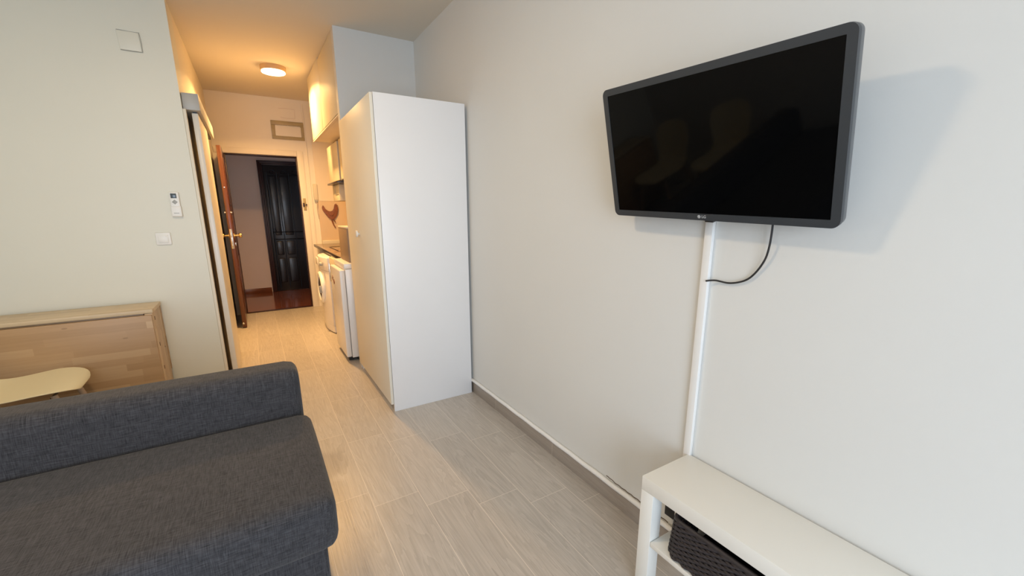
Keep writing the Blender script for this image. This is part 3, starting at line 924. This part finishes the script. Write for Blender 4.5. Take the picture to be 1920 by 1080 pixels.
mb = MB(); mb._merge(puffy(-1.74, .103, 1.994, 2.170, .30, .645, .045, .003, cuts=18, lean=.05)); mb.build('backrest', 'fabric', sf, angle=60)
MB().box(-1.73, .092, 1.335, 2.14, .035, .262, .016, 4).build('base', 'fabric', sf)
for x in (-1.66, .0):
    for y in (1.40, 2.06):
        MB().cyl((x, y, .018), .022, .036, 'z').build('foot', 'black_plastic', sf)

# ------------------------------------------------------------------ folded gateleg table
gt = thing('gateleg_table', (-1.0, 3.48, 0), 'pale birch folded drop-leaf table against the left wall', 'table')
TX0, TX1, TZ = -1.42, -.602, .740
MB().box(TX0, TX1, 3.352, 3.632, TZ - .024, TZ, .002).build('table_top', 'birch_top', gt)
MB().box(TX0, TX1 - .006, 3.330, 3.349, .055, TZ - .032, .002).build('drop_leaf', 'birch', gt)
MB().box(TX0, TX1 - .006, 3.634, 3.650, .25, TZ - .032, .002).build('drop_leaf', 'birch', gt)
for xe in (TX0 + .002, TX1 - .044):
    ef = MB().box(xe, xe + .040, 3.354, 3.49, 0, TZ - .026, .003)
    ef.box(xe + .004, xe + .036, 3.492, 3.628, 0, TZ - .026, .003)
    ef.build('end_frame', 'birch_y', gt)
for z in (.675, .50, .34, .18):
    MB().box(TX1 - .006, TX1 - .0025, 3.395, 3.407, z - .014, z + .010, .001).build('slot', 'slot', gt)
MB().box(TX1 - .010, TX1 - .0065, 3.56, 3.568, .43, .44, .001).build('slot', 'slot', gt)
for y in (3.37, 3.60):
    MB().box(TX0 + .05, TX1 - .05, y, y + .018, .60, TZ - .026, .002).build('apron', 'birch', gt)

# ------------------------------------------------------------------ cream shell chairs
def shell_bm():
    """One-piece seat and back: cross-sections along a spine from the front lip to the top of the back."""
    b = bmesh.new()
    # (x forward, z height, half width, dish)
    spine = [(.235, .415, .085, -.004), (.228, .432, .150, .0), (.200, .443, .195, .004), (.150, .444, .225, .010), (.090, .440, .238, .016),
             (.030, .435, .236, .014), (-.030, .430, .224, .014), (-.085, .429, .206, .016), (-.135, .434, .186, .020), (-.185, .448, .176, .024), (-.222, .480, .168, .030),
             (-.245, .530, .168, .036), (-.262, .585, .182, .036), (-.277, .645, .195, .032), (-.290, .705, .200, .028), (-.303, .760, .190, .024),
             (-.313, .800, .160, .018), (-.319, .822, .115, .012), (-.322, .832, .060, .006)]
    n = 20
    rings = []
    for i, (x, z, w, dsh) in enumerate(spine):
        j0, j1 = max(i - 1, 0), min(i + 1, len(spine) - 1)
        t = Vector((spine[j1][0] - spine[j0][0], 0, spine[j1][1] - spine[j0][1])).normalized()
        nrm = Vector((-t.z, 0, t.x))
        if nrm.z < 0 and abs(nrm.z) > abs(nrm.x): nrm = -nrm
        if nrm.x < 0 and abs(nrm.x) >= abs(nrm.z): nrm = -nrm
        row = []
        for k in range(n + 1):
            s = -1 + 2 * k / n
            off = nrm * (dsh * (abs(s) ** 2.4))
            row.append(b.verts.new(Vector((x, s * w, z)) + off))
        rings.append(row)
    for i in range(len(rings) - 1):
        for k in range(n):
            b.faces.new((rings[i][k], rings[i + 1][k], rings[i + 1][k + 1], rings[i][k + 1]))
    bmesh.ops.recalc_face_normals(b, faces=b.faces)
    bmesh.ops.solidify(b, geom=b.faces[:], thickness=.007)
    return b
def make_chair(loc, rz, label, group):
    r = thing('shell_chair', loc, label, 'chair', group)
    r.rotation_euler = (0, 0, rz)
    mb = MB(); mb._merge(shell_bm())
    s = mb.build('seat_shell', 'chair', r, local=True, angle=60)
    md = s.modifiers.new('smooth', 'SUBSURF'); md.levels = 1; md.render_levels = 1
    for sx in (1, -1):
        for sy in (1, -1):
            a = Vector((.150 * sx, .150 * sy, .420)); c = Vector((.225 * sx + .01, .225 * sy, 0.0))
            MB().tube([a.lerp(c, t / 6) for t in range(7)], .014, 14, radii=[.014, .0145, .014, .0135, .0125, .0115, .010]).build('leg', 'beech', r, local=True)
    u = MB()
    for sx in (1, -1):
        u.tube([(.130 * sx, -.12, .40), (.130 * sx, .12, .40)], .006, 8)
    u.tube([(-.13, 0, .405), (.13, 0, .405)], .006, 8)
    u.tube([(.150, .145, .26), (-.130, -.145, .26)], .004, 8).tube([(.150, -.145, .26), (-.130, .145, .26)], .004, 8)
    u.build('seat_bracket', 'black_plastic', r, local=True)
    return r
ch1 = make_chair((-1.130, 3.05, 0), math.radians(2), 'cream shell chair with wooden legs between the sofa and the folded table', 'cream shell chairs')
ch2 = ch1.copy(); COL.objects.link(ch2)
ch2.location = (-1.33, 2.52, 0); ch2.rotation_euler = (0, 0, math.radians(-4))
ch2['label'] = 'cream shell chair close behind the sofa back, seen only mirrored in the television'
for c in list(ch1.children):
    k = c.copy(); COL.objects.link(k); k.parent = ch2
